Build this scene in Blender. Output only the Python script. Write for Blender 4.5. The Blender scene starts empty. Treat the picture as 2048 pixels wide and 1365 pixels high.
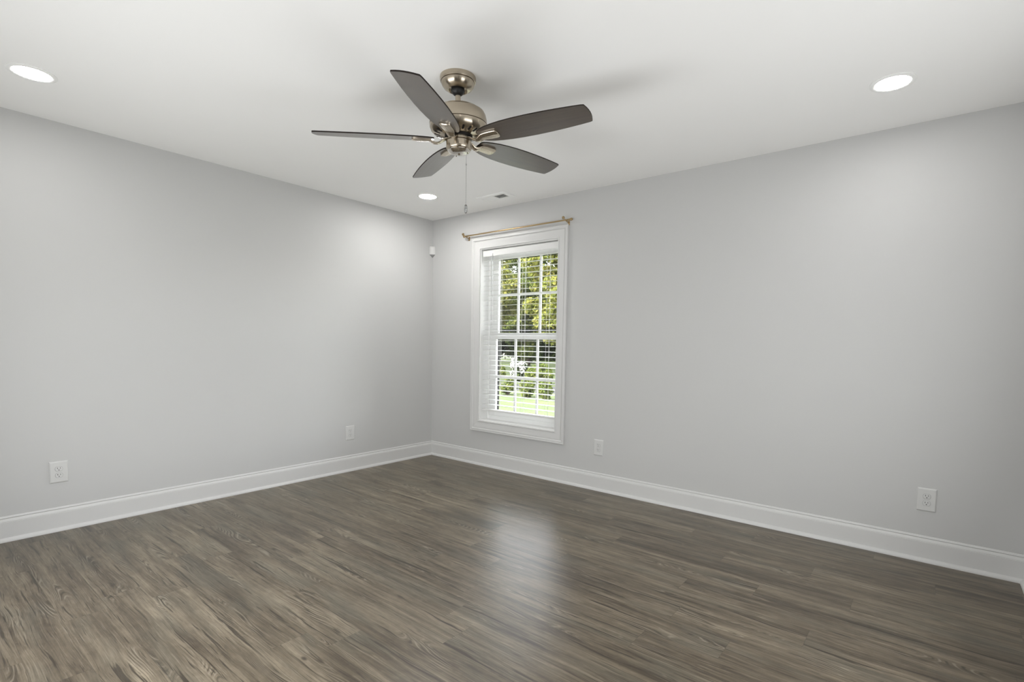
import bpy, bmesh, math, random
import numpy as np
from mathutils import Vector, Matrix

S = bpy.context.scene
COL = S.collection
PI = math.pi

# ------------------------------------------------------------------ camera
CW, CH = 2048, 1365
CAM = dict(loc=(4.11335, -3.61317, 1.17977), yaw=-0.665984, pitch=-0.0658233, roll=0.0177957,
           F=1024.01, sx=30.0, sy=74.78)
def make_camera():
    c = bpy.data.cameras.new('camera'); o = bpy.data.objects.new('camera', c); COL.objects.link(o)
    y, p, r = CAM['yaw'], CAM['pitch'], CAM['roll']
    f = Vector((math.sin(y)*math.cos(p), math.cos(y)*math.cos(p), math.sin(p)))
    rt = Vector((math.cos(y), -math.sin(y), 0)); up = rt.cross(f)
    r2 = rt*math.cos(r)+up*math.sin(r); u2 = -rt*math.sin(r)+up*math.cos(r)
    m = Matrix((r2, u2, -f)).transposed().to_4x4(); m.translation = CAM['loc']
    o.matrix_world = m
    c.sensor_fit = 'HORIZONTAL'; c.sensor_width = 36.0
    c.lens = CAM['F']*36.0/CW
    c.shift_x = -CAM['sx']/CW; c.shift_y = CAM['sy']/CW
    c.clip_start = 0.02; c.clip_end = 300
    S.camera = o
make_camera()

# ------------------------------------------------------------------ light + view
S.view_settings.view_transform = 'Standard'
S.view_settings.look = 'None'
S.view_settings.gamma = 1.0
S.view_settings.use_curve_mapping = False
S.view_settings.exposure = 0.0
S.cycles.max_bounces = 12; S.cycles.diffuse_bounces = 8; S.cycles.glossy_bounces = 4
S.cycles.transparent_max_bounces = 16
S.cycles.sample_clamp_indirect = 6.0
S.cycles.use_denoising = True

LAMPS = dict(left=82.0, corner=198.0, right=80.0, camera=100.0)   # the four recessed lamps, corner one raised to brighten the far corner
REAR_FILL_WATTS = 42.0           # added fill lamp behind the camera, aimed slightly up to brighten the ceiling
SIDE_FILL_WATTS = 30.0          # added fill lamp in the wall beside the camera
SKY_STRENGTH = 4.2
SUN_STRENGTH = 11.0

W = bpy.data.worlds.new('world'); S.world = W; W.use_nodes = True
nt = W.node_tree; nt.nodes.clear()
sky = nt.nodes.new('ShaderNodeTexSky'); sky.sky_type = 'NISHITA'; sky.sun_disc = False
sky.sun_elevation = math.radians(48); sky.sun_rotation = math.radians(200)
sky.air_density = 1.6; sky.dust_density = 3.0
bg = nt.nodes.new('ShaderNodeBackground'); bg.inputs['Strength'].default_value = SKY_STRENGTH
wo = nt.nodes.new('ShaderNodeOutputWorld')
hs = nt.nodes.new('ShaderNodeHueSaturation'); hs.inputs['Saturation'].default_value = 0.22
nt.links.new(sky.outputs[0], hs.inputs['Color']); nt.links.new(hs.outputs[0], bg.inputs[0]); nt.links.new(bg.outputs[0], wo.inputs[0])

sun = bpy.data.lights.new('sun', 'SUN'); sun.energy = SUN_STRENGTH; sun.angle = math.radians(1.0)
sun.color = (1.0, 0.95, 0.86)
so = bpy.data.objects.new('sun', sun); COL.objects.link(so)
so.rotation_euler = Vector((-0.35, -0.62, 0.78)).to_track_quat('Z', 'Y').to_euler()

# room dimensions (window wall is y = 0, left wall x = 0)
RX, RY, RZ = 4.567, 3.72, 2.44
WX0, WX1, WZ0, WZ1 = 0.688, 1.592, 0.436, 2.081      # visible window opening
TH = 0.20                                             # wall thickness
V0, V1, VZ0, VZ1 = 0.9, 3.3, 0.35, 2.10               # opening added for the fill lamp, rear wall
U0, U1 = -2.70, -0.95                                 # opening added for the fill lamp, wall beside the camera

def fill_lamp(name, loc, w, h, rot, watts, spread):
    d = bpy.data.lights.new(name, 'AREA'); d.shape = 'RECTANGLE'; d.size = w; d.size_y = h; d.energy = watts; d.spread = math.radians(spread); d.color = (0.96, 0.98, 1.0)
    o = bpy.data.objects.new(name, d); COL.objects.link(o); o.matrix_world = Matrix.Translation(loc) @ rot
fill_lamp('rear_fill_lamp', ((V0+V1)/2, -RY-0.09, 0.75), V1-V0-0.14, 0.6, Matrix.Rotation(math.radians(102), 4, 'X'), REAR_FILL_WATTS, 180)  # unseen lamp added as fill for ceiling and walls
fill_lamp('side_fill_lamp', (RX+0.09, (U0+U1)/2, 0.95), U1-U0-0.14, 0.9, Matrix.Rotation(math.radians(90), 4, 'Z') @ Matrix.Rotation(math.radians(110), 4, 'X'), SIDE_FILL_WATTS, 180)  # second added fill lamp, out of view and tilted upward

# ------------------------------------------------------------------ node helpers
class NT:
    def __init__(s, name):
        s.m = bpy.data.materials.new(name); s.m.use_nodes = True
        s.t = s.m.node_tree; s.t.nodes.clear()
        s.out = s.t.nodes.new('ShaderNodeOutputMaterial')
    def n(s, typ, **kw):
        nd = s.t.nodes.new(typ)
        for k, v in kw.items():
            if k.startswith('i_'):
                nd.inputs[k[2:].replace('_', ' ')].default_value = v
            else: setattr(nd, k, v)
        return nd
    def l(s, a, b): s.t.links.new(a, b)
    def math(s, op, a, b=None, clamp=False):
        nd = s.t.nodes.new('ShaderNodeMath'); nd.operation = op; nd.use_clamp = clamp
        for i, v in enumerate((a, b)):
            if v is None: continue
            if isinstance(v, (int, float)): nd.inputs[i].default_value = v
            else: s.l(v, nd.inputs[i])
        return nd.outputs[0]
    def ramp(s, fac, stops, interp='LINEAR'):
        r = s.t.nodes.new('ShaderNodeValToRGB'); r.color_ramp.interpolation = interp
        e = r.color_ramp.elements
        while len(e) < len(stops): e.new(0.5)
        for k, (p, c) in enumerate(stops):
            e[k].position = p
            e[k].color = (c, c, c, 1) if isinstance(c, (int, float)) else (*c, 1)
        s.l(fac, r.inputs[0]); return r.outputs[0]
    def mix(s, fac, a, b, mode='MIX'):
        m = s.t.nodes.new('ShaderNodeMix'); m.data_type = 'RGBA'; m.blend_type = mode
        for sock, v in ((m.inputs[0], fac), (m.inputs[6], a), (m.inputs[7], b)):
            if isinstance(v, (int, float)): sock.default_value = v
            elif isinstance(v, tuple): sock.default_value = (*v, 1)
            else: s.l(v, sock)
        return m.outputs[2]
    def noise(s, vec, scale=1.0, detail=2.0, rough=0.5, dist=0.0):
        nd = s.n('ShaderNodeTexNoise'); nd.inputs['Scale'].default_value = scale
        nd.inputs['Detail'].default_value = detail; nd.inputs['Roughness'].default_value = rough
        nd.inputs['Distortion'].default_value = dist
        s.l(vec, nd.inputs['Vector']); return nd.outputs['Fac']
    def obj(s): return s.n('ShaderNodeTexCoord').outputs['Object']
    def scale(s, vec, sc):
        nd = s.n('ShaderNodeVectorMath', operation='MULTIPLY'); s.l(vec, nd.inputs[0]); nd.inputs[1].default_value = sc
        return nd.outputs[0]
    def bump(s, h, strength, dist=0.002):
        b = s.n('ShaderNodeBump'); b.inputs['Strength'].default_value = strength; b.inputs['Distance'].default_value = dist
        s.l(h, b.inputs['Height']); return b.outputs[0]
    def bsdf(s, color=None, rough=0.5, metal=0.0, spec=0.5, normal=None):
        p = s.n('ShaderNodeBsdfPrincipled')
        for k, v in (('Base Color', color), ('Roughness', rough), ('Metallic', metal), ('Specular IOR Level', spec)):
            if v is None: continue
            if isinstance(v, tuple): p.inputs[k].default_value = (*v, 1)
            elif isinstance(v, (int, float)): p.inputs[k].default_value = v
            else: s.l(v, p.inputs[k])
        if normal is not None: s.l(normal, p.inputs['Normal'])
        s.l(p.outputs[0], s.out.inputs[0]); return p

M = {}
def paint(name, col, rough=0.6, spec=0.3, var=0.03, bump=0.05, scale=220):
    t = NT(name); o = t.obj()
    c2 = tuple(x*(1-var) for x in col)
    f = t.noise(o, 1.3, 3)
    t.bsdf(t.mix(f, c2, col), rough, 0, spec, t.bump(t.noise(o, scale, 2), bump, 0.0006))
    M[name] = t.m
paint('wall_paint', (0.535, 0.535, 0.527), 0.55, 0.3)
paint('ceiling_paint', (0.90, 0.895, 0.88), 0.8, 0.15)
paint('trim_paint', (0.615, 0.613, 0.603), 0.35, 0.4, 0.01, 0.02, 60)
paint('vinyl_white', (0.83, 0.83, 0.82), 0.35, 0.4, 0.01, 0.0)
paint('blind_white', (0.73, 0.73, 0.715), 0.4, 0.35, 0.01, 0.0)
paint('plastic_white', (0.60, 0.60, 0.588), 0.35, 0.45, 0.01, 0.0)
paint('plastic_gray', (0.27, 0.27, 0.265), 0.4, 0.4, 0.02, 0.0)
paint('screen_bronze', (0.014, 0.014, 0.013), 0.5, 0.3, 0.05, 0.0)
paint('wand_gray', (0.45, 0.45, 0.45), 0.25, 0.5, 0.02, 0.0)
paint('slot_dark', (0.012, 0.011, 0.010), 0.6, 0.2, 0.02, 0.0)
paint('duct_shade_gray', (0.30, 0.30, 0.295), 0.6, 0.2, 0.05, 0.0)  # grey of the vent duct and of the sensor's painted underside shade
paint('vent_white', (0.86, 0.86, 0.84), 0.45, 0.3, 0.01, 0.0)
paint('rubber_black', (0.012, 0.011, 0.010), 0.45, 0.4, 0.05, 0.0)
paint('asphalt', (0.02, 0.02, 0.021), 0.9, 0.1, 0.3, 0.1, 20)
paint('siding_white', (0.86, 0.86, 0.84), 0.6, 0.2, 0.05, 0.0)
paint('roof_gray', (0.18, 0.18, 0.19), 0.8, 0.2, 0.2, 0.1, 20)
paint('bark', (0.026, 0.020, 0.015), 0.9, 0.1, 0.5, 0.3, 12)

def metal(name, col, rough, streak=0.12, aniso=0.0):
    t = NT(name); o = t.obj()
    f = t.noise(t.scale(o, (6, 6, 700)), 1.0, 2)
    r = t.math('ADD', rough-streak/2, t.math('MULTIPLY', f, streak))
    p = t.bsdf(t.mix(f, tuple(c*0.96 for c in col), col), r, 1.0, 0.5)
    if aniso:
        p.inputs['Anisotropic'].default_value = aniso; p.inputs['Anisotropic Rotation'].default_value = 0.25
        tg = t.n('ShaderNodeTangent', direction_type='RADIAL', axis='Z'); t.l(tg.outputs[0], p.inputs['Tangent'])
    M[name] = t.m
metal('turned_nickel', (0.50, 0.435, 0.345), 0.25, 0.012, 0.80)
metal('brushed_nickel', (0.56, 0.49, 0.395), 0.26)
metal('polished_nickel', (0.70, 0.66, 0.60), 0.14, 0.04)
metal('dark_seam', (0.10, 0.075, 0.05), 0.4)
metal('gold_metal', (0.50, 0.37, 0.20), 0.32, 0.05)
metal('chain_steel', (0.42, 0.41, 0.40), 0.35, 0.04)

def emission(name, col, st):
    t = NT(name); e = t.n('ShaderNodeEmission'); e.inputs[0].default_value = (*col, 1); e.inputs[1].default_value = st
    t.l(e.outputs[0], t.out.inputs[0]); M[name] = t.m
for k_, v_ in LAMPS.items(): emission('led_lens_'+k_, (1.0, 0.985, 0.96), v_)

def glass(name, refl=0.06, tint=(1, 1, 1)):
    t = NT(name)
    a = t.n('ShaderNodeBsdfTransparent'); a.inputs[0].default_value = (*tint, 1)
    b = t.n('ShaderNodeBsdfGlossy'); b.inputs['Roughness'].default_value = 0.02
    fr = t.n('ShaderNodeFresnel'); fr.inputs[0].default_value = 1.35
    m = t.n('ShaderNodeMixShader'); t.l(fr.outputs[0], m.inputs[0])
    t.l(a.outputs[0], m.inputs[1]); t.l(b.outputs[0], m.inputs[2]); t.l(m.outputs[0], t.out.inputs[0])
    M[name] = t.m
glass('window_glass')
t = NT('crystal'); p = t.bsdf((0.55, 0.56, 0.56), 0.08, 0, 0.5); p.inputs['Transmission Weight'].default_value = 0.85; M['crystal'] = t.m

# dark walnut fan blade
t = NT('blade_wood'); o = t.obj()
g = t.noise(t.scale(o, (3.0, 60, 20)), 1.0, 5, 0.6, 0.4)
c = t.ramp(g, [(0.3, (0.033, 0.023, 0.016)), (0.62, (0.063, 0.046, 0.033)), (0.8, (0.080, 0.060, 0.044))])
p = t.bsdf(c, t.ramp(g, [(0.3, 0.28), (0.8, 0.38)]), 0, 0.8, t.bump(g, 0.10, 0.0005)); p.inputs['Coat Weight'].default_value = 0.55; p.inputs['Coat Roughness'].default_value = 0.25; p.inputs['Coat IOR'].default_value = 1.6; M['blade_wood'] = t.m
t = NT('blade_edge'); o = t.obj()
g = t.noise(t.scale(o, (4, 40, 40)), 1.0, 3)
t.bsdf(t.ramp(g, [(0.3, (0.016, 0.012, 0.010)), (0.7, (0.03, 0.024, 0.02))]), 0.65, 0, 0.15); M['blade_edge'] = t.m

# weathered plank floor; planks run along x
def floor_material():
    PW, PL = 0.150, 1.22
    t = NT('plank_floor'); o = t.obj()
    sp = t.n('ShaderNodeSeparateXYZ'); t.l(o, sp.inputs[0]); x, y = sp.outputs[0], sp.outputs[1]
    yr = t.math('DIVIDE', t.math('ADD', y, 0.03), PW); row = t.math('FLOOR', yr); fy = t.math('SUBTRACT', yr, row)
    wn = t.n('ShaderNodeTexWhiteNoise', noise_dimensions='1D'); t.l(row, wn.inputs['W'])
    xs = t.math('ADD', t.math('DIVIDE', x, PL), t.math('MULTIPLY', wn.outputs['Value'], 17.0))
    colm = t.math('FLOOR', xs); fx = t.math('SUBTRACT', xs, colm)
    cb = t.n('ShaderNodeCombineXYZ'); t.l(row, cb.inputs[0]); t.l(colm, cb.inputs[1])
    pid = t.n('ShaderNodeTexWhiteNoise', noise_dimensions='2D'); t.l(cb.outputs[0], pid.inputs['Vector'])
    rnd = pid.outputs['Value']
    off = t.n('ShaderNodeVectorMath', operation='MULTIPLY'); t.l(pid.outputs['Color'], off.inputs[0]); off.inputs[1].default_value = (40, 40, 40)
    ad = t.n('ShaderNodeVectorMath', operation='ADD'); t.l(o, ad.inputs[0]); t.l(off.outputs[0], ad.inputs[1])
    q = ad.outputs[0]                                   # every plank samples its own piece of wood
    # warp for knots and cathedral figure
    wv = t.n('ShaderNodeTexNoise'); wv.inputs['Scale'].default_value = 1.0; wv.inputs['Detail'].default_value = 2
    t.l(t.scale(q, (3.0, 9.0, 1)), wv.inputs['Vector'])
    wsub = t.n('ShaderNodeVectorMath', operation='SUBTRACT'); t.l(wv.outputs['Color'], wsub.inputs[0]); wsub.inputs[1].default_value = (.5, .5, .5)
    wsc = t.n('ShaderNodeVectorMath', operation='MULTIPLY'); t.l(wsub.outputs[0], wsc.inputs[0]); wsc.inputs[1].default_value = (0.12, 0.03, 0)
    wq = t.n('ShaderNodeVectorMath', operation='ADD'); t.l(q, wq.inputs[0]); t.l(wsc.outputs[0], wq.inputs[1])
    wq = wq.outputs[0]
    broad = t.noise(t.scale(q, (1.3, 12, 1)), 1.0, 3, 0.55, 0.4)
    streak = t.noise(t.scale(wq, (1.8, 42, 1)), 1.0, 6, 0.66, 0.3)
    fine = t.noise(t.scale(wq, (6, 260, 1)), 1.0, 4, 0.65)
    mott = t.noise(t.scale(q, (13, 26, 1)), 1.0, 5, 0.62, 0.6)
    tone = t.math('ADD', t.math('MULTIPLY', broad, 0.46), t.math('ADD', t.math('MULTIPLY', streak, 0.38), t.math('MULTIPLY', mott, 0.16)))
    tone = t.math('ADD', tone, t.math('MULTIPLY', t.math('SUBTRACT', rnd, 0.5), 0.06))
    base = t.ramp(tone, [(0.345, (0.040, 0.029, 0.018)), (0.43, (0.091, 0.070, 0.046)), (0.51, (0.146, 0.117, 0.079)), (0.585, (0.206, 0.169, 0.118)), (0.69, (0.34, 0.285, 0.205))])
    gh = t.noise(t.scale(q, (2.0, 8, 1)), 1.0, 2)
    base = t.mix(t.math('MULTIPLY', t.ramp(gh, [(0.5, 0.0), (0.68, 1.0)]), 0.40), base, (0.125, 0.120, 0.092))   # grey-green weathering
    base = t.mix(t.math('MULTIPLY', t.ramp(fine, [(0.34, 1.0), (0.50, 0.0)]), 0.50), base, (0.045, 0.034, 0.023))
    base = t.mix(t.math('MULTIPLY', t.ramp(fine, [(0.56, 0.0), (0.70, 1.0)]), 0.35), base, (0.36, 0.315, 0.245))
    # cathedral rings
    cn = t.noise(t.scale(wq, (0.9, 8.5, 1)), 1.0, 1.5, 0.45, 0.3)
    rings = t.math('SINE', t.math('MULTIPLY', cn, 240.0))
    msk = t.noise(t.scale(q, (2.0, 12.0, 1)), 1.0, 2.0, 0.6)
    msk = t.ramp(msk, [(0.57, 0.0), (0.66, 1.0)])
    rl = t.math('MULTIPLY', t.ramp(rings, [(0.0, 0.0), (0.55, 0.0), (1.0, 1.0)]), msk)
    rli = t.math('MULTIPLY', t.ramp(t.math('MULTIPLY', rings, -1.0), [(0.0, 0.0), (0.6, 0.0), (1.0, 1.0)]), msk)
    base = t.mix(t.math('MULTIPLY', rl, 0.72), base, (0.035, 0.026, 0.017))
    base = t.mix(t.math('MULTIPLY', rli, 0.45), base, (0.36, 0.32, 0.25))
    # splits and cracks along the grain
    ck = t.noise(t.scale(wq, (2.0, 58, 1)), 1.0, 3, 0.5, 0.3)
    ckm = t.ramp(ck, [(0.625, 0.0), (0.675, 1.0)])
    base = t.mix(t.math('MULTIPLY', ckm, 0.80), base, (0.030, 0.022, 0.014))
    ck2 = t.noise(t.scale(wq, (5.0, 120, 1)), 1.0, 2, 0.5, 0.2)
    base = t.mix(t.math('MULTIPLY', t.ramp(ck2, [(0.64, 0.0), (0.69, 1.0)]), 0.65), base, (0.034, 0.025, 0.017))
    # knots
    vk = t.n('ShaderNodeTexVoronoi'); vk.inputs['Scale'].default_value = 1.0; t.l(t.scale(q, (2.2, 5.0, 1)), vk.inputs['Vector'])
    kn = t.ramp(vk.outputs['Distance'], [(0.02, 1.0), (0.05, 0.0)])
    base = t.mix(t.math('MULTIPLY', kn, 0.75), base, (0.03, 0.022, 0.016))
    # seams
    ey = t.math('MINIMUM', fy, t.math('SUBTRACT', 1.0, fy)); ex = t.math('MINIMUM', fx, t.math('SUBTRACT', 1.0, fx))
    sy = t.math('LESS_THAN', ey, 0.006); sx_ = t.math('LESS_THAN', ex, 0.0009)
    seam = t.math('MAXIMUM', sy, sx_)
    base = t.mix(t.math('MULTIPLY', seam, 0.30), base, (0.035, 0.028, 0.02))
    h = t.math('SUBTRACT', t.math('MULTIPLY', t.math('ADD', fine, streak), 0.5), t.math('ADD', t.math('MULTIPLY', ckm, 0.5), seam))
    rough = t.math('ADD', 0.27, t.math('MULTIPLY', fine, 0.12))
    t.bsdf(base, rough, 0, 0.5, t.bump(h, 0.10, 0.0006))
    M['plank_floor'] = t.m
floor_material()

def foliage(name, dark, mid, light, scale=1.6):
    t = NT(name); o = t.obj()
    ge = t.n('ShaderNodeNewGeometry')
    f = t.math('ADD', t.math('MULTIPLY', t.noise(o, scale, 3), 0.62), t.math('MULTIPLY', ge.outputs['Random Per Island'], 0.38))
    c = t.ramp(f, [(0.28, dark), (0.50, mid), (0.72, light)])
    d = t.n('ShaderNodeBsdfDiffuse'); t.l(c, d.inputs[0])
    tr = t.n('ShaderNodeBsdfTranslucent'); t.l(c, tr.inputs[0])
    m = t.n('ShaderNodeMixShader'); m.inputs[0].default_value = 0.45
    t.l(d.outputs[0], m.inputs[1]); t.l(tr.outputs[0], m.inputs[2]); t.l(m.outputs[0], t.out.inputs[0])
    M[name] = t.m
foliage('leaf_yellowgreen', (0.035, 0.045, 0.010), (0.085, 0.095, 0.021), (0.135, 0.125, 0.035))
foliage('leaf_green', (0.022, 0.034, 0.009), (0.055, 0.072, 0.018), (0.095, 0.10, 0.028))
foliage('leaf_dark', (0.010, 0.016, 0.006), (0.020, 0.030, 0.010), (0.040, 0.052, 0.018))
foliage('leaf_flower', (0.55, 0.54, 0.50), (0.65, 0.65, 0.62), (0.75, 0.75, 0.72))
t = NT('lawn_grass'); o = t.obj()
f = t.math('ADD', t.math('MULTIPLY', t.noise(o, 0.5, 4), 0.6), t.math('MULTIPLY', t.noise(o, 9, 3), 0.4))
t.bsdf(t.ramp(f, [(0.35, (0.018, 0.026, 0.008)), (0.55, (0.029, 0.038, 0.013)), (0.7, (0.037, 0.046, 0.018))]), 0.9, 0, 0.1); M['lawn_grass'] = t.m

# ------------------------------------------------------------------ mesh helpers
class MB:
    def __init__(s): s.v = []; s.f = []
    def box(s, a, b):
        x0, y0, z0 = a; x1, y1, z1 = b; k = len(s.v)
        s.v += [(x0,y0,z0),(x1,y0,z0),(x1,y1,z0),(x0,y1,z0),(x0,y0,z1),(x1,y0,z1),(x1,y1,z1),(x0,y1,z1)]
        s.f += [tuple(k+i for i in q) for q in ((0,3,2,1),(4,5,6,7),(0,1,5,4),(1,2,6,5),(2,3,7,6),(3,0,4,7))]
        return s
    def add(s, vs, fs):
        k = len(s.v); s.v += [tuple(v) for v in vs]; s.f += [tuple(k+i for i in f) for f in fs]; return s
    def loft(s, rings, cap=True, closed=True):
        """rings: list of equal-length vertex loops"""
        k = len(s.v); n = len(rings[0])
        for r in rings: s.v += [tuple(p) for p in r]
        for i in range(len(rings)-1):
            for j in range(n if closed else n-1):
                a = k+i*n+j; b = k+i*n+(j+1) % n
                s.f.append((a, b, b+n, a+n))
        if cap:
            s.f.append(tuple(k+j for j in reversed(range(n))))
            s.f.append(tuple(k+(len(rings)-1)*n+j for j in range(n)))
        return s
    def lathe(s, prof, seg=48, c=(0,0,0), cap=True):
        rings = []
        for r, z in prof:
            rings.append([(c[0]+r*math.cos(2*PI*j/seg), c[1]+r*math.sin(2*PI*j/seg), c[2]+z) for j in range(seg)])
        return s.loft(rings, cap)
    def tube(s, pts, r, seg=10):
        pts = [Vector(p) for p in pts]; rings = []
        rr = r if isinstance(r, (list, tuple)) else [r]*len(pts)
        for i, p in enumerate(pts):
            d = (pts[min(i+1, len(pts)-1)]-pts[max(i-1, 0)]).normalized()
            a = d.orthogonal().normalized() if i == 0 else (a - d*a.dot(d)).normalized()
            b = d.cross(a)
            rings.append([p+(a*math.cos(2*PI*j/seg)+b*math.sin(2*PI*j/seg))*rr[i] for j in range(seg)])
        return s.loft(rings)
    def build(s, name, mat, parent=None, smooth=None, bevel=None, mats=None, fmat=None):
        me = bpy.data.meshes.new(name); me.from_pydata([tuple(v) for v in s.v], [], s.f)
        bm = bmesh.new(); bm.from_mesh(me); bmesh.ops.recalc_face_normals(bm, faces=bm.faces); bm.to_mesh(me); bm.free()
        for mm in ([mat] if mats is None else mats): me.materials.append(M[mm])
        if fmat: 
            for i, pz in enumerate(me.polygons): pz.material_index = fmat(i, pz)
        if smooth is not None:
            for pz in me.polygons: pz.use_smooth = True
            me.set_sharp_from_angle(angle=math.radians(smooth))
        o = bpy.data.objects.new(name, me); COL.objects.link(o)
        if parent is not None: o.parent = parent
        if bevel:
            md = o.modifiers.new('bevel', 'BEVEL'); md.width = bevel; md.segments = 2; md.limit_method = 'ANGLE'
        return o

def tag(o, label=None, cat=None, group=None, kind=None):
    for k, v in (('label', label), ('category', cat), ('group', group), ('kind', kind)):
        if v: o[k] = v
    return o
def empty(name, loc, rz=0.0, **kw):
    o = bpy.data.objects.new(name, None); COL.objects.link(o); o.location = loc; o.rotation_euler = (0, 0, rz)
    o.empty_display_size = 0.05
    return tag(o, **kw)
def copy_thing(root):
    r = root.copy(); COL.objects.link(r)
    for ch in list(root.children):
        c = ch.copy(); COL.objects.link(c); c.parent = r
        for g in ch.children:
            d = g.copy(); COL.objects.link(d); d.parent = c
    return r

# ------------------------------------------------------------------ room shell
def structure(o, label, cat): return tag(o, label, cat, kind='structure')
structure(MB().box((-TH, -RY-TH, -0.12), (RX+TH, TH, 0)).build('floor', 'plank_floor'),
          'weathered grey brown wood plank floor', 'floor')
structure(MB().box((-TH, -RY-TH, RZ), (RX+TH, TH, RZ+0.15)).build('ceiling', 'ceiling_paint'),
          'smooth flat white ceiling', 'ceiling')
structure(MB().box((-TH, -RY-TH, 0), (0, TH, RZ)).build('wall_left', 'wall_paint'),
          'light grey painted wall on the left, without a window', 'wall')
structure(MB().box((0, -RY-TH, 0), (V0, -RY, RZ)).box((V1, -RY-TH, 0), (RX, -RY, RZ)).box((V0, -RY-TH, 0), (V1, -RY, VZ0)).box((V0, -RY-TH, VZ1), (V1, -RY, RZ)).build('wall_rear', 'wall_paint'),
          'light grey painted wall behind the camera', 'wall')
structure(MB().box((0, 0, 0), (WX0, TH, RZ)).box((WX1, 0, 0), (RX, TH, RZ)).box((WX0, 0, 0), (WX1, TH, WZ0)).box((WX0, 0, WZ1), (WX1, TH, RZ))
          .build('wall_right', 'wall_paint'), 'light grey painted wall on the right, holding the window', 'wall')
structure(MB().box((RX, -RY-TH, 0), (RX+TH, U0, RZ)).box((RX, U1, 0), (RX+TH, TH, RZ)).box((RX, U0, 0), (RX+TH, U1, VZ0)).box((RX, U0, VZ1), (RX+TH, U1, RZ))
          .build('wall_near', 'wall_paint'), 'light grey painted wall beside the camera', 'wall')

BASE = [(0, 0.0), (0.0145, 0.0), (0.0145, 0.110), (0.0125, 0.1115), (0.0135, 0.1135), (0.0120, 0.1195), (0.0085, 0.1265), (0.0065, 0.1290), (0.0050, 0.1305),
        (0.0070, 0.1325), (0.0078, 0.1350), (0.0060, 0.1400), (0.0030, 0.1440), (0.0, 0.1448)]
SHOE = [(0.0145, 0.0), (0.0297, 0.0), (0.0297, 0.0050), (0.0285, 0.0105), (0.0255, 0.0155), (0.0210, 0.0195), (0.0145, 0.0220)]
def run_profile(prof, p0, p1, inward, m0=True, m1=True):
    """mitred run along a wall from p0 to p1; inward = room-side normal"""
    p0, p1, n = Vector(p0), Vector(p1), Vector(inward); d = (p1-p0).normalized()
    rings = []
    for p, s_, m in ((p0, 1, m0), (p1, -1, m1)):
        rings.append([p + n*w + d*(s_*w if m else 0) + Vector((0, 0, z)) for w, z in prof])
    return MB().loft(rings)
for nm, a, b, n in (('left', (0, -RY, 0), (0, 0, 0), (1, 0, 0)), ('right', (0, 0, 0), (RX, 0, 0), (0, -1, 0)),
                    ('near', (RX, 0, 0), (RX, -RY, 0), (-1, 0, 0)), ('rear', (RX, -RY, 0), (0, -RY, 0), (0, 1, 0))):
    bo = run_profile(BASE, a, b, n).build('baseboard_'+nm, 'trim_paint', smooth=35)
    where = {'left': 'along the left wall', 'right': 'along the window wall', 'near': 'along the wall beside the camera', 'rear': 'along the wall behind the camera'}[nm]
    structure(bo, 'white stepped baseboard '+where, 'baseboard')
    run_profile(SHOE, a, b, n).build('shoe_molding', 'trim_paint', bo, smooth=35)

# ------------------------------------------------------------------ windows
CASE = [(0, 0), (0, 0.011), (0.003, 0.0135), (0.009, 0.0135), (0.012, 0.0100), (0.018, 0.0095), (0.046, 0.0125), (0.064, 0.0150), (0.068, 0.0150),
        (0.070, 0.0120), (0.074, 0.0170), (0.079, 0.0215), (0.086, 0.0225), (0.092, 0.0205), (0.094, 0.0225), (0.1005, 0.0225), (0.1025, 0.0200), (0.1025, 0)]
def casing(x0, x1, z0, z1):
    m = MB(); n = len(CASE); k = 0; rings = []
    for (cx, sx), (cz, sz) in (((x0, -1), (z0, -1)), ((x1, 1), (z0, -1)), ((x1, 1), (z1, 1)), ((x0, -1), (z1, 1))):
        rings.append([(cx+sx*w, -d, cz+sz*w) for w, d in CASE])
    rings.append(rings[0])
    return m.loft(rings, cap=False, closed=False)
def frame_ring(m, x0, x1, z0, z1, y0, y1, l, r, b, t_):
    """rectangular ring in xz, depth y0..y1, member widths l r b t"""
    m.box((x0, y0, z0), (x0+l, y1, z1)); m.box((x1-r, y0, z0), (x1, y1, z1))
    m.box((x0+l, y0, z0), (x1-r, y1, z0+b)); m.box((x0+l, y0, z1-t_), (x1-r, y1, z1))
    return m
def window(root, x0, x1, z0, z1, detail=True):
    casing(x0, x1, z0, z1).build('casing', 'trim_paint', root, smooth=30)
    e = 0.012
    j = MB(); frame_ring(j, x0-0.004, x1+0.004, z0-0.004, z1+0.004, -0.002, 0.118, e, e, e, e); j.build('jamb', 'vinyl_white', root, bevel=0.001)
    fr = MB(); frame_ring(fr, x0-0.004, x1+0.004, z0-0.004, z1+0.004, 0.108, 0.198, 0.032, 0.032, 0.052, 0.036)
    fr.build('window_frame', 'vinyl_white', root, bevel=0.002)
    return root
w1 = empty('window_1', (0, 0, 0), label='white framed double hung window in the right wall', cat='window', kind='structure')
window(w1, WX0, WX1, WZ0, WZ1)
GL0, GL1 = 0.795, 1.527
# lower sash (inside track)
m = MB(); frame_ring(m, 0.717, 1.566, 0.484, 1.288, 0.113, 0.143, GL0-0.717, 1.566-GL1, 0.052, 0.061)
ls = m.build('lower_sash', 'vinyl_white', w1, bevel=0.003)
m = MB()
for x in (1.031, 1.291): m.box((x-0.0105, 0.120, 0.536), (x+0.0105, 0.136, 1.227))
m.box((GL0, 0.1205, 0.849), (GL1, 0.1355, 0.877)); m.build('muntin_grid', 'vinyl_white', ls, bevel=0.002)
MB().box((GL0, 0.127, 0.536), (GL1, 0.130, 1.227)).build('pane', 'window_glass', ls)
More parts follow.
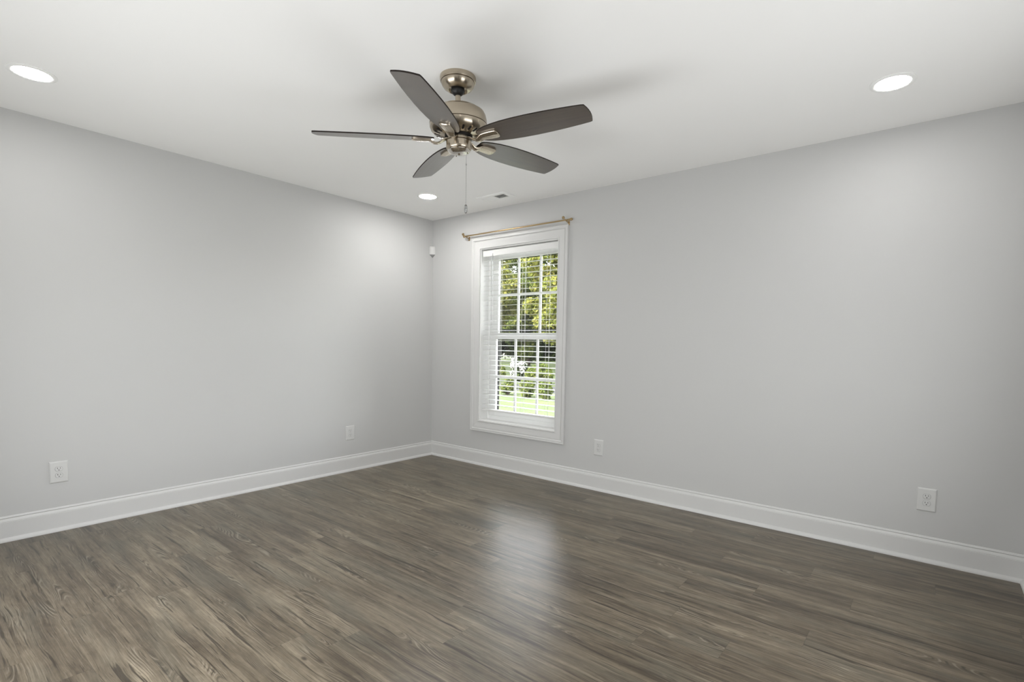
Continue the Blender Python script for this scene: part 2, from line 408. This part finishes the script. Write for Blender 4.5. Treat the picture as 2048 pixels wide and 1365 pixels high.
# upper sash (outside track)
UG0, UG1 = 0.785, 1.530
m = MB(); frame_ring(m, 0.712, 1.572, 1.236, 2.048, 0.150, 0.180, UG0-0.712, 1.572-UG1, 0.052, 0.050)
us = m.build('upper_sash', 'vinyl_white', w1, bevel=0.003)
m = MB()
for x in (1.026, 1.284): m.box((x-0.0105, 0.157, 1.288), (x+0.0105, 0.173, 1.998))
m.box((UG0, 0.1575, 1.640), (UG1, 0.1725, 1.664)); m.build('muntin_grid', 'vinyl_white', us, bevel=0.002)
MB().box((UG0, 0.164, 1.288), (UG1, 0.167, 1.998)).build('pane', 'window_glass', us)
# insect screen outside of the lower sash
m = MB(); frame_ring(m, 0.712, 1.566, 0.486, 2.030, 0.184, 0.194, 0.062, 0.026, 0.022, 0.040); m.box((0.774, 0.184, 1.302), (1.540, 0.194, 1.326))
m.build('screen_frame', 'screen_bronze', w1)

w3 = empty('added_window_side', (RX, (U0+U1)/2, 0), -PI/2, label='added unseen white window around a fill lamp beside the camera', cat='window', kind='structure')  # made-up window, added to hold the side fill lamp
hw = (U1-U0)/2
window(w3, -hw, hw, VZ0, VZ1)
MB().box((-hw+0.01, 0.175, VZ0+0.01), (hw-0.01, 0.190, VZ1-0.01)).build('sky_block_panel', 'blind_white', w3)  # solid panel added behind the side lamp to keep the sky out
w2 = empty('added_window_rear', ((V0+V1)/2, -RY, 0), PI, label='added unseen wide white window around a fill lamp behind the camera', cat='window', kind='structure')  # made-up window, added to hold the rear fill lamp
hw = (V1-V0)/2
window(w2, -hw, hw, VZ0, VZ1)
MB().box((-hw+0.01, 0.175, VZ0+0.01), (hw-0.01, 0.190, VZ1-0.01)).build('sky_block_panel', 'blind_white', w2)  # solid panel added behind the rear lamp, blocks the sky

# blind inside the jamb
bl = empty('window_blind', (0, 0, 0), label='white horizontal slat blind lowered and open inside the window', cat='blind')
BX0, BX1 = 0.704, 1.577
m = MB().box((BX0, 0.012, 2.006), (BX1, 0.018, 2.062)); m.box((BX0, 0.018, 2.006), (BX0+0.006, 0.060, 2.062)); m.box((BX1-0.006, 0.018, 2.006), (BX1, 0.060, 2.062))
m.build('valance', 'blind_white', bl, bevel=0.002)
MB().box((BX0+0.008, 0.020, 2.034), (BX1-0.008, 0.060, 2.066)).build('headrail', 'blind_white', bl, bevel=0.002)
sl = MB(); zs = [0.597+0.0474*k for k in range(30)]
for z in zs:
    prof = []
    for i in range(5):
        u = -1+i*0.5; prof.append((0.045+0.0225*u, z+0.0006*(1-u*u)+0.0013*u))
    ring = [(y, zz+0.0011) for y, zz in prof]+[(y, zz-0.0011) for y, zz in reversed(prof)]
    sl.loft([[(x, y, zz) for y, zz in ring] for x in (BX0+0.004, BX1-0.004)])
sl.build('slats', 'blind_white', bl)
MB().box((BX0+0.002, 0.019, 0.532), (BX1-0.002, 0.071, 0.551)).build('bottom_rail', 'blind_white', bl, bevel=0.003)
for x in (0.902, 1.187, 1.462):
    m = MB(); 
    for y in (0.0195, 0.0705): m.tube([(x, y, 0.551), (x, y, 2.024)], 0.0011, 6)
    m.tube([(x+0.012, 0.045, 0.551), (x+0.012, 0.045, 2.024)], 0.0009, 6)
    for z in zs: m.box((x-0.0006, 0.0195, z-0.0032), (x+0.0006, 0.0705, z-0.0022))
    m.build('ladder_cord', 'blind_white', bl)
m = MB().tube([(0.832, 0.008, 2.030), (0.832, 0.004, 1.995), (0.838, 0.006, 1.40)], [0.0022, 0.0030, 0.0036], 8)
m.build('tilt_wand', 'wand_gray', bl, smooth=40)

# ------------------------------------------------------------------ curtain rod
cr = empty('curtain_rod', (1.11, -0.036, 2.215), label='thin gold curtain rod mounted bare above the window', cat='curtain rod')
def rel(pts, o): return [(p[0]-o[0], p[1]-o[1], p[2]-o[2]) for p in pts]
CO = cr.location
MB().tube(rel([(0.508, -0.036, 2.216), (1.10, -0.036, 2.2155), (1.722, -0.036, 2.215)], CO), 0.0062, 14).build('rod', 'gold_metal', cr, smooth=40)
for x0, x1, z in ((0.508, 0.488, 2.216), (1.722, 1.744, 2.215)):
    s_ = 1 if x1 > x0 else -1; L = abs(x1-x0)
    pr = [(0.0068, -0.003), (0.0085, 0.0), (0.0085, 0.004), (0.0072, 0.005), (0.0108, 0.007), (0.0112, L*0.9), (0.0095, L)]
    ring = [[(x0+s_*h-CO.x, r*math.cos(a)-0.036-CO.y, r*math.sin(a)+z-CO.z) for a in [2*PI*i/20 for i in range(20)]] for r, h in pr]
    MB().loft(ring).build('finial', 'gold_metal', cr, smooth=40)
for x in (0.532, 1.690):
    m = MB().box((x-0.008-CO.x, -0.004-CO.y, 2.176-CO.z), (x+0.008-CO.x, 0.0-CO.y, 2.216-CO.z))
    m.tube(rel([(x, -0.003, 2.196), (x, -0.020, 2.199), (x, -0.036, 2.2035), (x, -0.060, 2.212), (x, -0.082, 2.222)], CO), 0.0038, 10)
    cup = []
    for i in range(9):
        a = PI+PI*i/8
        cup.append((x, -0.036+0.0085*math.cos(a), 2.2155+0.0085*math.sin(a)))
    for dx in (-0.004, 0.004): m.tube(rel([(p[0]+dx, p[1], p[2]) for p in cup], CO), 0.0022, 8)
    m.tube(rel([(x, -0.003, 2.184), (x, -0.0065, 2.184)], CO), 0.0035, 10)
    br = m.build('bracket', 'gold_metal', cr, smooth=40)
    pr = [(0.004, 0.0), (0.0095, 0.001), (0.0115, 0.004), (0.0115, 0.013), (0.0098, 0.016), (0.004, 0.017)]
    d = Vector((0, -0.9, 0.42)).normalized(); u = Vector((1, 0, 0)); v = d.cross(u); c0 = Vector((x, -0.078, 2.2202))-CO
    MB().loft([[c0+d*h+u*(r*math.cos(a))+v*(r*math.sin(a)) for a in [2*PI*i/18 for i in range(18)]] for r, h in pr]).build('holder_knob', 'gold_metal', br, smooth=40)

# ------------------------------------------------------------------ outlets
def make_outlet(loc, rz, label):
    r = empty('electrical_outlet', loc, rz, label=label, cat='outlet', group='duplex outlets along the walls')
    hw, hh, dp, ch = 0.0435, 0.065, 0.0070, 0.0060
    def rect(w, h, y): return [(-w, y, -h), (w, y, -h), (w, y, h), (-w, y, h)]
    pl = MB().loft([rect(hw, hh, 0), rect(hw, hh, -0.0016), rect(hw-ch*0.5, hh-ch*0.5, -0.0052), rect(hw-ch, hh-ch, -dp)]).build('wall_plate', 'plastic_white', r)
    MB().loft([[(0.0026*math.cos(a), y, 0.0026*math.sin(a)) for a in [2*PI*i/12 for i in range(12)]] for y in (-dp+0.0005, -dp-0.0007)]).build('screw', 'plastic_white', pl)
    for s_ in (1, -1):
        zc = s_*0.0195; R = 0.0172
        loop = []
        for i in range(36):
            a = 2*PI*i/36; x, z = R*math.cos(a), R*math.sin(a)
            loop.append((x, max(-0.0135, min(0.0135, z))))
        rec = MB().loft([[(x, -dp+0.0004, zc+z) for x, z in loop], [(x, -dp-0.0016, zc+z) for x, z in loop], [(x*0.94, -dp-0.0022, zc+z*0.94) for x, z in loop]]).build('receptacle', 'plastic_white', r)
        g = MB().loft([[(x*1.06, -dp+0.0003, zc+z*1.07) for x, z in loop], [(x*1.06, -dp-0.0003, zc+z*1.07) for x, z in loop]]).build('gap_line', 'plastic_gray', rec)
        sm = MB()
        y0, y1 = -dp-0.0018, -dp-0.00255
        sm.box((-0.0075, y1, zc+0.0005), (-0.0052, y0, zc+0.0090)); sm.box((0.0052, y1, zc+0.0015), (0.0073, y0, zc+0.0085))
        sm.loft([[(0.0026*math.cos(a), y, zc-0.0068+0.0027*max(-0.6, math.sin(a))) for a in [2*PI*i/14 for i in range(14)]] for y in (y0, y1)])
        sm.build('slots', 'slot_dark', rec)
    return r
o1 = make_outlet((0, -2.957, 0.359), PI/2, 'white duplex outlet low on the left wall, nearest the left edge of the photo')
for loc, rz, lab in (((0, -0.972, 0.349), PI/2, 'white duplex outlet low on the left wall, nearest the room corner'),
                     ((2.030, 0, 0.352), 0, 'white duplex outlet low on the right wall, just right of the window'),
                     ((4.141, 0, 0.351), 0, 'white duplex outlet low on the right wall, at the far right of the photo')):
    c = copy_thing(o1); c.location = loc; c.rotation_euler = (0, 0, rz); c['label'] = lab

# ------------------------------------------------------------------ recessed lights
def make_light(loc, label):
    r = empty('recessed_light', loc, label=label, cat='ceiling light', group='recessed ceiling lights')
    MB().lathe([(0.070, 0.0), (0.092, 0.0), (0.092, -0.0025), (0.088, -0.0050), (0.076, -0.0062), (0.071, -0.0040)], 48, cap=False).build('trim_ring', 'vent_white', r, smooth=40)
    MB().lathe([(0.0715, -0.0005), (0.0715, -0.0040), (0.060, -0.0048), (0.030, -0.0052)], 48).build('lens', 'led_lens_left', r, smooth=40)
    return r
L1 = make_light((0.650, -3.095, RZ), 'lit round recessed ceiling light at the far left, above the left wall')
for loc, key, lab in (((0.640, -0.620, RZ), 'corner', 'lit round recessed ceiling light beyond the fan, closest to the room corner'),
                 ((3.904, -0.606, RZ), 'right', 'lit round recessed ceiling light on the right side, near the window wall'),
                 ((3.904, -3.095, RZ), 'camera', 'lit round recessed ceiling light almost directly above the camera')):
    c = copy_thing(L1); c.location = loc; c['label'] = lab
    for ch in c.children:
        if ch.name.startswith('lens'): ch.data = ch.data.copy(); ch.data.materials[0] = M['led_lens_'+key]

# ------------------------------------------------------------------ ceiling vent
vr = empty('ceiling_vent', (1.112, -0.276, RZ), label='white rectangular louvered air vent in the ceiling beside the window wall', cat='vent')
hx, hy = 0.158, 0.076
def rect2(x0, x1, y0, y1, z): return [(x0, y0, z), (x1, y0, z), (x1, y1, z), (x0, y1, z)]
m = MB()
op = [(-0.126, -0.010), (0.010, 0.126)]; oy = 0.043
xs = [-hx+0.006, op[0][0], op[0][1], op[1][0], op[1][1], hx-0.006]
zt, zb = -0.0005, -0.009
m.box((xs[0], -hy+0.006, zb), (xs[1], hy-0.006, zt)); m.box((xs[2], -hy+0.006, zb), (xs[3], hy-0.006, zt)); m.box((xs[4], -hy+0.006, zb), (xs[5], hy-0.006, zt))
for a, b in op: m.box((a, -hy+0.006, zb), (b, -oy, zt)); m.box((a, oy, zb), (b, hy-0.006, zt))
m.loft([rect2(-hx, hx, -hy, hy, 0.0), rect2(-hx, hx, -hy, hy, -0.003), rect2(-hx+0.006, hx-0.006, -hy+0.006, hy-0.006, -0.0085)], cap=False)
m.build('face_frame', 'vent_white', vr)
MB().box((-0.128, -oy-0.001, -0.0012), (0.128, oy+0.001, -0.0004)).build('duct_opening', 'duct_shade_gray', vr)
for (a, b), s_ in zip(op, (-1, 1)):
    m = MB(); n = 9
    for i in range(n):
        x = a+(b-a)*(i+0.5)/n
        m.loft([[(x-s_*0.0050, y, -0.0018), (x-s_*0.0044, y, -0.0014), (x+s_*0.0050, y, -0.0080), (x+s_*0.0044, y, -0.0084)] for y in (-oy, oy)])
    m.build('louver_bank', 'vent_white', vr)
for x in (-hx+0.016, hx-0.016):
    MB().lathe([(0.004, -0.0085), (0.004, -0.010), (0.0025, -0.0105)], 12, (x, 0, 0)).build('screw', 'vent_white', vr)

# ------------------------------------------------------------------ motion sensor in the corner
ms = empty('motion_sensor', (0, 0, 2.06), label='small white motion sensor mounted in the room corner', cat='sensor')
def foot(a, bul): 
    return [(0, 0), (a, 0), (a, -0.004), (a*0.75+bul*0.6, -a*0.25-bul*0.6-0.004), (a*0.5+bul, -a*0.5-bul), (a*0.25+bul*0.6+0.004, -a*0.75-bul*0.6), (0.004, -a), (0, -a)]
A = 0.041
rings = [[(x, y, z) for x, y in foot(a, b)] for a, b, z in ((A, 0.004, 0.030), (A, 0.007, 0.060), (A, 0.006, 0.100), (A*0.85, 0.005, 0.113), (A*0.5, 0.003, 0.120))]
MB().loft(rings).build('housing', 'plastic_white', ms, smooth=50)
bot = foot(A, 0.004)
MB().loft([[(x*0.15, y*0.15, 0.004) for x, y in bot], [(x*0.96, y*0.96, 0.028) for x, y in bot], [(x, y, 0.030) for x, y in bot]]).build('shaded_underside', 'duct_shade_gray', ms)  # sloping underside of the housing, its shade put into the grey colour

# ------------------------------------------------------------------ ceiling fan
FX, FY = 2.2790, -1.8500
fan = empty('ceiling_fan', (FX, FY, RZ), label='brushed nickel ceiling fan with five dark wood blades', cat='ceiling fan')
TILT = Matrix.Translation((0, 0, -0.070)) @ Matrix.Rotation(0.040, 4, 'X') @ Matrix.Translation((0, 0, 0.070))   # the fan hangs a little askew from its ball
MB().lathe([(0.060, 0.0), (0.0845, 0.0), (0.0855, -0.004), (0.0850, -0.016), (0.0825, -0.0225), (0.0800, -0.0235)], 64).build('canopy_ring', 'turned_nickel', fan, smooth=35)
MB().lathe([(0.078, -0.0235), (0.0795, -0.025), (0.0790, -0.029), (0.0745, -0.039), (0.0660, -0.050), (0.0560, -0.0560), (0.0500, -0.0590), (0.0470, -0.0600), (0.0440, -0.0585), (0.0420, -0.050)], 64).build('canopy', 'turned_nickel', fan, smooth=35)
MB().lathe([(0.0800, -0.0233), (0.0803, -0.0252), (0.078, -0.0255)], 64).build('canopy_seam', 'dark_seam', fan)
def fpart(mb, name, mat, parent=fan, **kw):
    o = mb.build(name, mat, parent, **kw)
    if parent is fan: o.matrix_local = TILT
    return o
fpart(MB().lathe([(0.010, -0.035), (0.026, -0.042), (0.0320, -0.054), (0.0315, -0.064), (0.0260, -0.075), (0.0170, -0.083), (0.0135, -0.0845)], 32), 'hanger_ball', 'rubber_black', smooth=50)
fpart(MB().lathe([(0.0130, -0.076), (0.0130, -0.132)], 24), 'downrod', 'turned_nickel', smooth=50)
fpart(MB().lathe([(0.0175, -0.126), (0.0180, -0.1300), (0.0175, -0.1310)], 24), 'coupling', 'dark_seam', smooth=50)
mot = fpart(MB().lathe([(0.015, -0.1295), (0.040, -0.1305), (0.066, -0.1345), (0.090, -0.1415), (0.101, -0.1470), (0.1025, -0.1495), (0.113, -0.1555), (0.124, -0.1620), (0.1315, -0.1770), (0.1355, -0.1960), (0.1362, -0.2170),
                        (0.1345, -0.2178), (0.1345, -0.2202), (0.1365, -0.2210), (0.1360, -0.2310), (0.1310, -0.2440), (0.1200, -0.2545), (0.1000, -0.2620), (0.0760, -0.2680), (0.0700, -0.2690)], 72), 'motor_housing', 'turned_nickel', smooth=32)
fpart(MB().lathe([(0.1340, -0.2172), (0.1368, -0.2176), (0.1368, -0.2204), (0.1340, -0.2208)], 72, cap=False), 'seam_band', 'dark_seam', mot, smooth=40)
vs = MB()
for i in range(20):
    a = 2*PI*i/20+0.06
    e = Vector((math.cos(a), math.sin(a), 0)); n = Vector((-math.sin(a), math.cos(a), 0))
    p0 = e*0.0885+Vector((0, 0, -0.2652)); p1 = e*0.1165+Vector((0, 0, -0.2566)); dn = Vector((e.x*0.3, e.y*0.3, -1)).normalized()*0.0012
    loop = []
    for j in range(14):
        b = 2*PI*j/14; u = 0.5+0.5*math.cos(b); 
        w = 0.0052*(1 if abs(math.sin(b)) > .55 else abs(math.sin(b))/.55)*(1 if math.sin(b) > 0 else -1)
        loop.append(p0.lerp(p1, u)+n*w)
    vs.loft([[q-dn*1.5 for q in loop], [q+dn*0.6 for q in loop]])
fpart(vs, 'vent_slots', 'slot_dark', mot)
fpart(MB().lathe([(0.066, -0.268), (0.0665, -0.276), (0.060, -0.277)], 48), 'flywheel', 'slot_dark', smooth=40)
fpart(MB().lathe([(0.052, -0.274), (0.0560, -0.2755), (0.0575, -0.282), (0.0575, -0.2915), (0.0590, -0.2925)], 48), 'blade_hub', 'turned_nickel', smooth=35)
fpart(MB().lathe([(0.0600, -0.2915), (0.0608, -0.2940), (0.0595, -0.2950)], 48), 'hub_seam', 'dark_seam', smooth=40)
sh = fpart(MB().lathe([(0.0590, -0.2945), (0.0605, -0.2960), (0.0610, -0.3180), (0.0600, -0.3280), (0.0560, -0.3330), (0.0540, -0.3340)], 48), 'switch_housing', 'turned_nickel', smooth=35)
fpart(MB().lathe([(0.0540, -0.3330), (0.0545, -0.3370), (0.0500, -0.3430), (0.0400, -0.3480), (0.0250, -0.3510), (0.0080, -0.3520)], 48), 'bottom_cap', 'polished_nickel', smooth=35)
fpart(MB().lathe([(0.004, -0.3515), (0.0045, -0.3545), (0.003, -0.3565)], 14), 'cap_plug', 'dark_seam')
for a in (0.6, 2.7, 4.8):
    fpart(MB().lathe([(0.0026, -0.347), (0.0026, -0.3505), (0.0015, -0.351)], 10, (0.041*math.cos(a), 0.041*math.sin(a), 0)), 'cap_screw', 'dark_seam')

# blade + iron, local frame: x outwards, y across, z up; blade underside near z = 0
PHI = -0.2165
HW = [(0.116, 0.030), (0.122, 0.037), (0.140, 0.0465), (0.170, 0.0560), (0.210, 0.0640), (0.260, 0.0700), (0.320, 0.0735), (0.390, 0.0745), (0.460, 0.0728), (0.530, 0.0692), (0.600, 0.0637), (0.645, 0.0592), (0.6575, 0.0560)]
def blade_mesh():
    up = [(x, w) for x, w in HW]; R = 0.6595
    tip = [(R+0.0085*(1-(y/0.05)**2), y) for y in (0.050, 0.034, 0.017, 0, -0.017, -0.034, -0.050)]
    outline = [(x, w) for x, w in up] + tip + [(x, -w) for x, w in reversed(up)]
    n = len(outline); z0, z1 = -0.003, 0.003
    v = [(x, y, z0) for x, y in outline]+[(x, y, z1) for x, y in outline]
    f = [tuple(reversed(range(n))), tuple(range(n, 2*n))]+[(i, (i+1) % n, n+(i+1) % n, n+i) for i in range(n)]
    return v, f
def iron_mesh():
    st = [  # x, z centre(bottom offset), half width, dome depth, roll fraction
        (0.050, 0.004, 0.0150, 0.006, 0.0), (0.062, 0.003, 0.0150, 0.007, 0.0), (0.074, -0.002, 0.0140, 0.008, 0.05), (0.086, -0.010, 0.0135, 0.009, 0.2),
        (0.098, -0.0150, 0.0140, 0.010, 0.5), (0.110, -0.0150, 0.0160, 0.011, 0.8), (0.122, -0.0110, 0.0190, 0.0125, 1.0), (0.135, -0.0040, 0.0220, 0.0105, 1.0), (0.155, -0.0035, 0.0255, 0.0105, 1.0),
        (0.180, -0.0035, 0.0275, 0.0105, 1.0), (0.203, -0.0035, 0.0275, 0.0105, 1.0), (0.213, -0.0035, 0.0255, 0.0100, 1.0), (0.219, -0.0035, 0.0205, 0.0090, 1.0), (0.221, -0.0035, 0.0130, 0.006, 1.0)]
    cs = [(-1, 0), (-0.99, -0.60), (-0.93, -0.76), (-0.55, -0.90), (-0.12, -1.0), (-0.04, -1.0), (0.0, -0.84), (0.04, -1.0), (0.12, -1.0), (0.55, -0.90), (0.93, -0.76), (0.99, -0.60), (1, 0)]
    rings = []
    for x, z, w, d, k in st:
        a = PHI*k; ca, sa = math.cos(a), math.sin(a); ring = []
        for t_, h in cs:
            y, zz = t_*w, z+h*d
            ring.append((x, y*ca-zz*sa, y*sa+zz*ca))
        rings.append(ring)
    return MB().loft(rings)
CEN = Matrix.Translation((0, 0, -0.2855))
bv, bf = blade_mesh(); TH0 = -1.0635
bmesh0 = imesh0 = None
for k in range(5):
    rot = TILT @ CEN @ Matrix.Rotation(TH0+k*2*PI/5, 4, 'Z')
    if k == 0:
        b0 = MB().add(bv, bf).build('blade', 'blade_wood', fan, mats=['blade_wood', 'blade_edge'], fmat=lambda i, p: 0 if i < 2 else 1)
        i0 = iron_mesh().build('blade_iron', 'brushed_nickel', fan, smooth=24)
        b, i_ = b0, i0
    else:
        b = b0.copy(); COL.objects.link(b); i_ = i0.copy(); COL.objects.link(i_)
        b.parent = fan; i_.parent = fan
    b.matrix_local = rot @ Matrix.Rotation(PHI, 4, 'X'); i_.matrix_local = rot

# pull chain
px_, py_ = 0.0330, 0.0275
m = MB()
m.tube([(px_, py_, -0.326), (px_, py_, -0.344)], [0.0035, 0.0030], 10)
z = -0.345
k = 0
while z > -0.590:
    m.lathe([(0.0004, 0.0014), (0.0013, 0.0008), (0.0016, 0), (0.0013, -0.0008), (0.0004, -0.0014)], 6, (px_, py_, z)); z -= 0.0030
m.tube([(px_, py_, -0.345), (px_, py_, -0.592)], 0.0007, 6)
m.lathe([(0.001, 0.005), (0.0030, 0.003), (0.0032, -0.003), (0.001, -0.005)], 10, (px_, py_, -0.402))
pc = m.build('pull_chain', 'chain_steel', fan, smooth=50)
fb = MB().lathe([(0.0015, 0.002), (0.0050, 0.0), (0.0072, -0.006), (0.0076, -0.020), (0.0072, -0.030), (0.0050, -0.0365), (0.002, -0.039)], 20, (px_, py_, -0.592)).build('pull_fob', 'crystal', pc, smooth=50)
m = MB().lathe([(0.0015, 0.0025), (0.0054, 0.0003), (0.0072, -0.0055), (0.0076, -0.0065), (0.0068, -0.007)], 20, (px_, py_, -0.592))
m.build('fob_cap', 'chain_steel', pc, smooth=50)
MB().lathe([(0.0052, -0.0355), (0.0050, -0.0385), (0.0020, -0.0405)], 20, (px_, py_, -0.592)).build('fob_tip', 'chain_steel', pc, smooth=50)

# ------------------------------------------------------------------ outdoors
GZ = -0.80
rng = np.random.default_rng(7)
structure(MB().box((-60, TH+0.3, GZ-0.3), (40, 13.4, GZ)).box((-60, 16.4, GZ-0.3), (40, 80, GZ)).build('ground', 'lawn_grass'), 'sunlit green lawn outside the window', 'lawn')
structure(MB().box((-60, 13.4, GZ-0.3), (40, 16.4, GZ-0.01)).build('road', 'asphalt'), 'grey road strip across the lawn outside', 'road')

def leaf_mesh(name, mat, parent, blobs, n, size):
    """n leaf quads scattered through blobs [(centre, radii)]"""
    k = len(blobs); idx = rng.integers(0, k, n)
    C = np.array([b[0] for b in blobs])[idx]; R = np.array([b[1] for b in blobs])[idx]
    d = rng.normal(size=(n, 3)); d /= np.linalg.norm(d, axis=1)[:, None]
    P = C + d*R*(rng.random(n)**0.35)[:, None]
    a = rng.normal(size=(n, 3)); a /= np.linalg.norm(a, axis=1)[:, None]
    b = np.cross(a, rng.normal(size=(n, 3))); b /= np.linalg.norm(b, axis=1)[:, None]
    s_ = size*(0.6+0.8*rng.random(n))[:, None]
    V = np.stack([P-a*s_, P+b*s_*0.6, P+a*s_, P-b*s_*0.6], axis=1).reshape(-1, 3)
    F = np.arange(4*n).reshape(-1, 4)
    me = bpy.data.meshes.new(name); me.from_pydata(V.tolist(), [], F.tolist()); me.materials.append(M[mat])
    o = bpy.data.objects.new(name, me); COL.objects.link(o); o.parent = parent
    return o
def tree(x, y, h, r, base, mat, n, label, size=0.105, name='leafy_tree'):
    t_ = empty(name, (x, y, GZ), label=label, cat='tree', group='trees beyond the road')
    blobs = []
    zc = (base+h)/2-GZ; rz = (h-base)/2
    for i in range(64):
        d = rng.normal(size=3); d /= np.linalg.norm(d); q = 0.25+0.75*rng.random()**0.6
        blobs.append(((d[0]*r*q, d[1]*r*q, zc+d[2]*rz*q), (0.28*r, 0.28*r, 0.22*r)))
    leaf_mesh('crown', mat, t_, blobs, int(n*2.4), size)
    m = MB(); th = 0.09+0.025*h/2
    m.tube([(0, 0, -0.1), (0.05, 0, (zc)*0.35), (-0.04, 0.03, zc*0.7), (0.03, 0, zc+rz*0.5)], [th*1.3, th, th*0.8, th*0.3], 10)
    for i in range(6):
        a = i*1.05+rng.random(); z0 = zc*(0.55+0.08*i); 
        m.tube([(0, 0, z0), (math.cos(a)*r*0.35, math.sin(a)*r*0.35, z0+0.35*r), (math.cos(a)*r*0.75, math.sin(a)*r*0.75, z0+0.6*r)], [th*0.5, th*0.3, th*0.1], 6)
    m.build('trunk', 'bark', t_, smooth=60)
    return t_
TREES = [  # x, y, top, radius, base, leaf, n, label
 (-18.6, 21.0, 9.2, 2.38, 1.5, 'leaf_yellowgreen', 12000, 'tall yellow green tree filling the left of the upper window'),
 (-12.4, 21.0, 8.8, 2.38, 1.5, 'leaf_yellowgreen', 12000, 'tall yellow green tree behind the right panes of the upper window'),
 (-24.8, 21.2, 8.6, 2.3, 1.2, 'leaf_yellowgreen', 5000, 'yellow green tree at the left end of the grove'),
 (-6.2, 21.2, 8.6, 2.3, 1.2, 'leaf_green', 5000, 'green tree at the right end of the grove'),
 (-20.7, 27.6, 10.6, 2.40, -0.4, 'leaf_green', 13000, 'mid green tree seen between the two nearest yellow green trees'),
 (-27.0, 27.8, 10.2, 2.35, -0.4, 'leaf_dark', 8000, 'dark tree at the left end of the second row'),
 (-14.4, 27.8, 10.4, 2.35, -0.4, 'leaf_dark', 12000, 'dark tree at the right end of the second row'),
 (-25.6, 34.2, 11.5, 2.40, -0.5, 'leaf_dark', 11000, 'dark shaded tree deep in the middle of the grove'),
 (-32.0, 34.4, 11.2, 2.35, -0.5, 'leaf_dark', 4000, 'dark tree at the left back of the grove'),
 (-19.3, 34.2, 11.2, 2.35, -0.5, 'leaf_dark', 10000, 'dark tree at the right back of the grove'),
]
for a in TREES: tree(*a)
def shrub(x, y, h, r, mat, n, label, group, size=0.05, flower=0):
    s_ = empty('shrub', (x, y, GZ), label=label, cat='shrub', group=group)
    blobs = []
    for i in range(16):
        d = rng.normal(size=3); d /= np.linalg.norm(d)
        blobs.append(((d[0]*r*0.6, d[1]*r*0.6, h*0.44+d[2]*h*0.32), (0.42*r, 0.42*r, 0.22*h)))
    leaf_mesh('foliage', mat, s_, blobs, n, size)
    m = MB()
    for i in range(5):
        a = i*1.3; m.tube([(0.03*math.cos(a), 0.03*math.sin(a), -0.05), (r*0.4*math.cos(a), r*0.4*math.sin(a), h*0.6)], [0.025, 0.008], 6)
    m.build('stems', 'bark', s_)
    if flower:
        leaf_mesh('blossoms', 'leaf_flower', s_, [((b[0][0], b[0][1]-0.15*r, b[0][2]) , b[1]) for b in blobs[:6]], flower, size*1.2)
    return s_
G1 = 'rounded shrubs on the near lawn'
shrub(-8.85, 11.7, 0.78, 0.36, 'leaf_green', 1500, 'rounded green shrub on the lawn, left of the three nearest', G1)
shrub(-7.80, 11.5, 0.82, 0.36, 'leaf_green', 1500, 'rounded green shrub on the lawn, middle of the three nearest', G1)
shrub(-6.72, 11.2, 0.84, 0.34, 'leaf_green', 1500, 'rounded green shrub on the lawn, right of the three nearest', G1)
G2 = 'undergrowth at the foot of the trees'
for x, y, h, r, mt, fl, lab in ((-16.4, 16.95, 1.15, 0.85, 'leaf_green', 0, 'bright green bush at the left end of the undergrowth'),
                            (-14.35, 16.95, 1.0, 0.75, 'leaf_green', 0, 'bright green bush left of the white flowering bush'),
                            (-12.75, 17.2, 1.55, 0.50, 'leaf_dark', 420, 'white flowering bush between the green bushes and dark trunks'),
                            (-11.2, 16.95, 1.1, 0.78, 'leaf_green', 0, 'bright green bush right of the white flowering bush'),
                            (-9.2, 16.95, 1.2, 0.85, 'leaf_yellowgreen', 0, 'yellowish bush at the right end of the undergrowth')):
    shrub(x, y, h, r, mt, 5000, lab, G2, 0.06, fl)

for x, lab in ((-36.4, 'tall dark hedge bush at the far left behind the grove'), (-30.4, 'tall dark hedge bush left of centre behind the grove'),
               (-24.4, 'tall dark hedge bush right of centre behind the grove'), (-18.4, 'tall dark hedge bush at the far right behind the grove')):
    shrub(x, 41.0, 6.5, 2.85, 'leaf_dark', 16000, lab, 'tall hedge bushes behind the grove', 0.24)
for x, lab in ((-46.6, 'dark hedge bush in the farthest row, at its left end'), (-40.6, 'dark hedge bush in the farthest row, seen through the left gap of the nearer hedge'),
               (-33.2, 'dark hedge bush in the farthest row, seen through the right gap of the nearer hedge'), (-26.6, 'dark hedge bush in the farthest row, at its right end')):
    shrub(x, 48.5, 7.0, 2.95, 'leaf_dark', 14000, lab, 'tall hedge bushes behind the grove', 0.26)
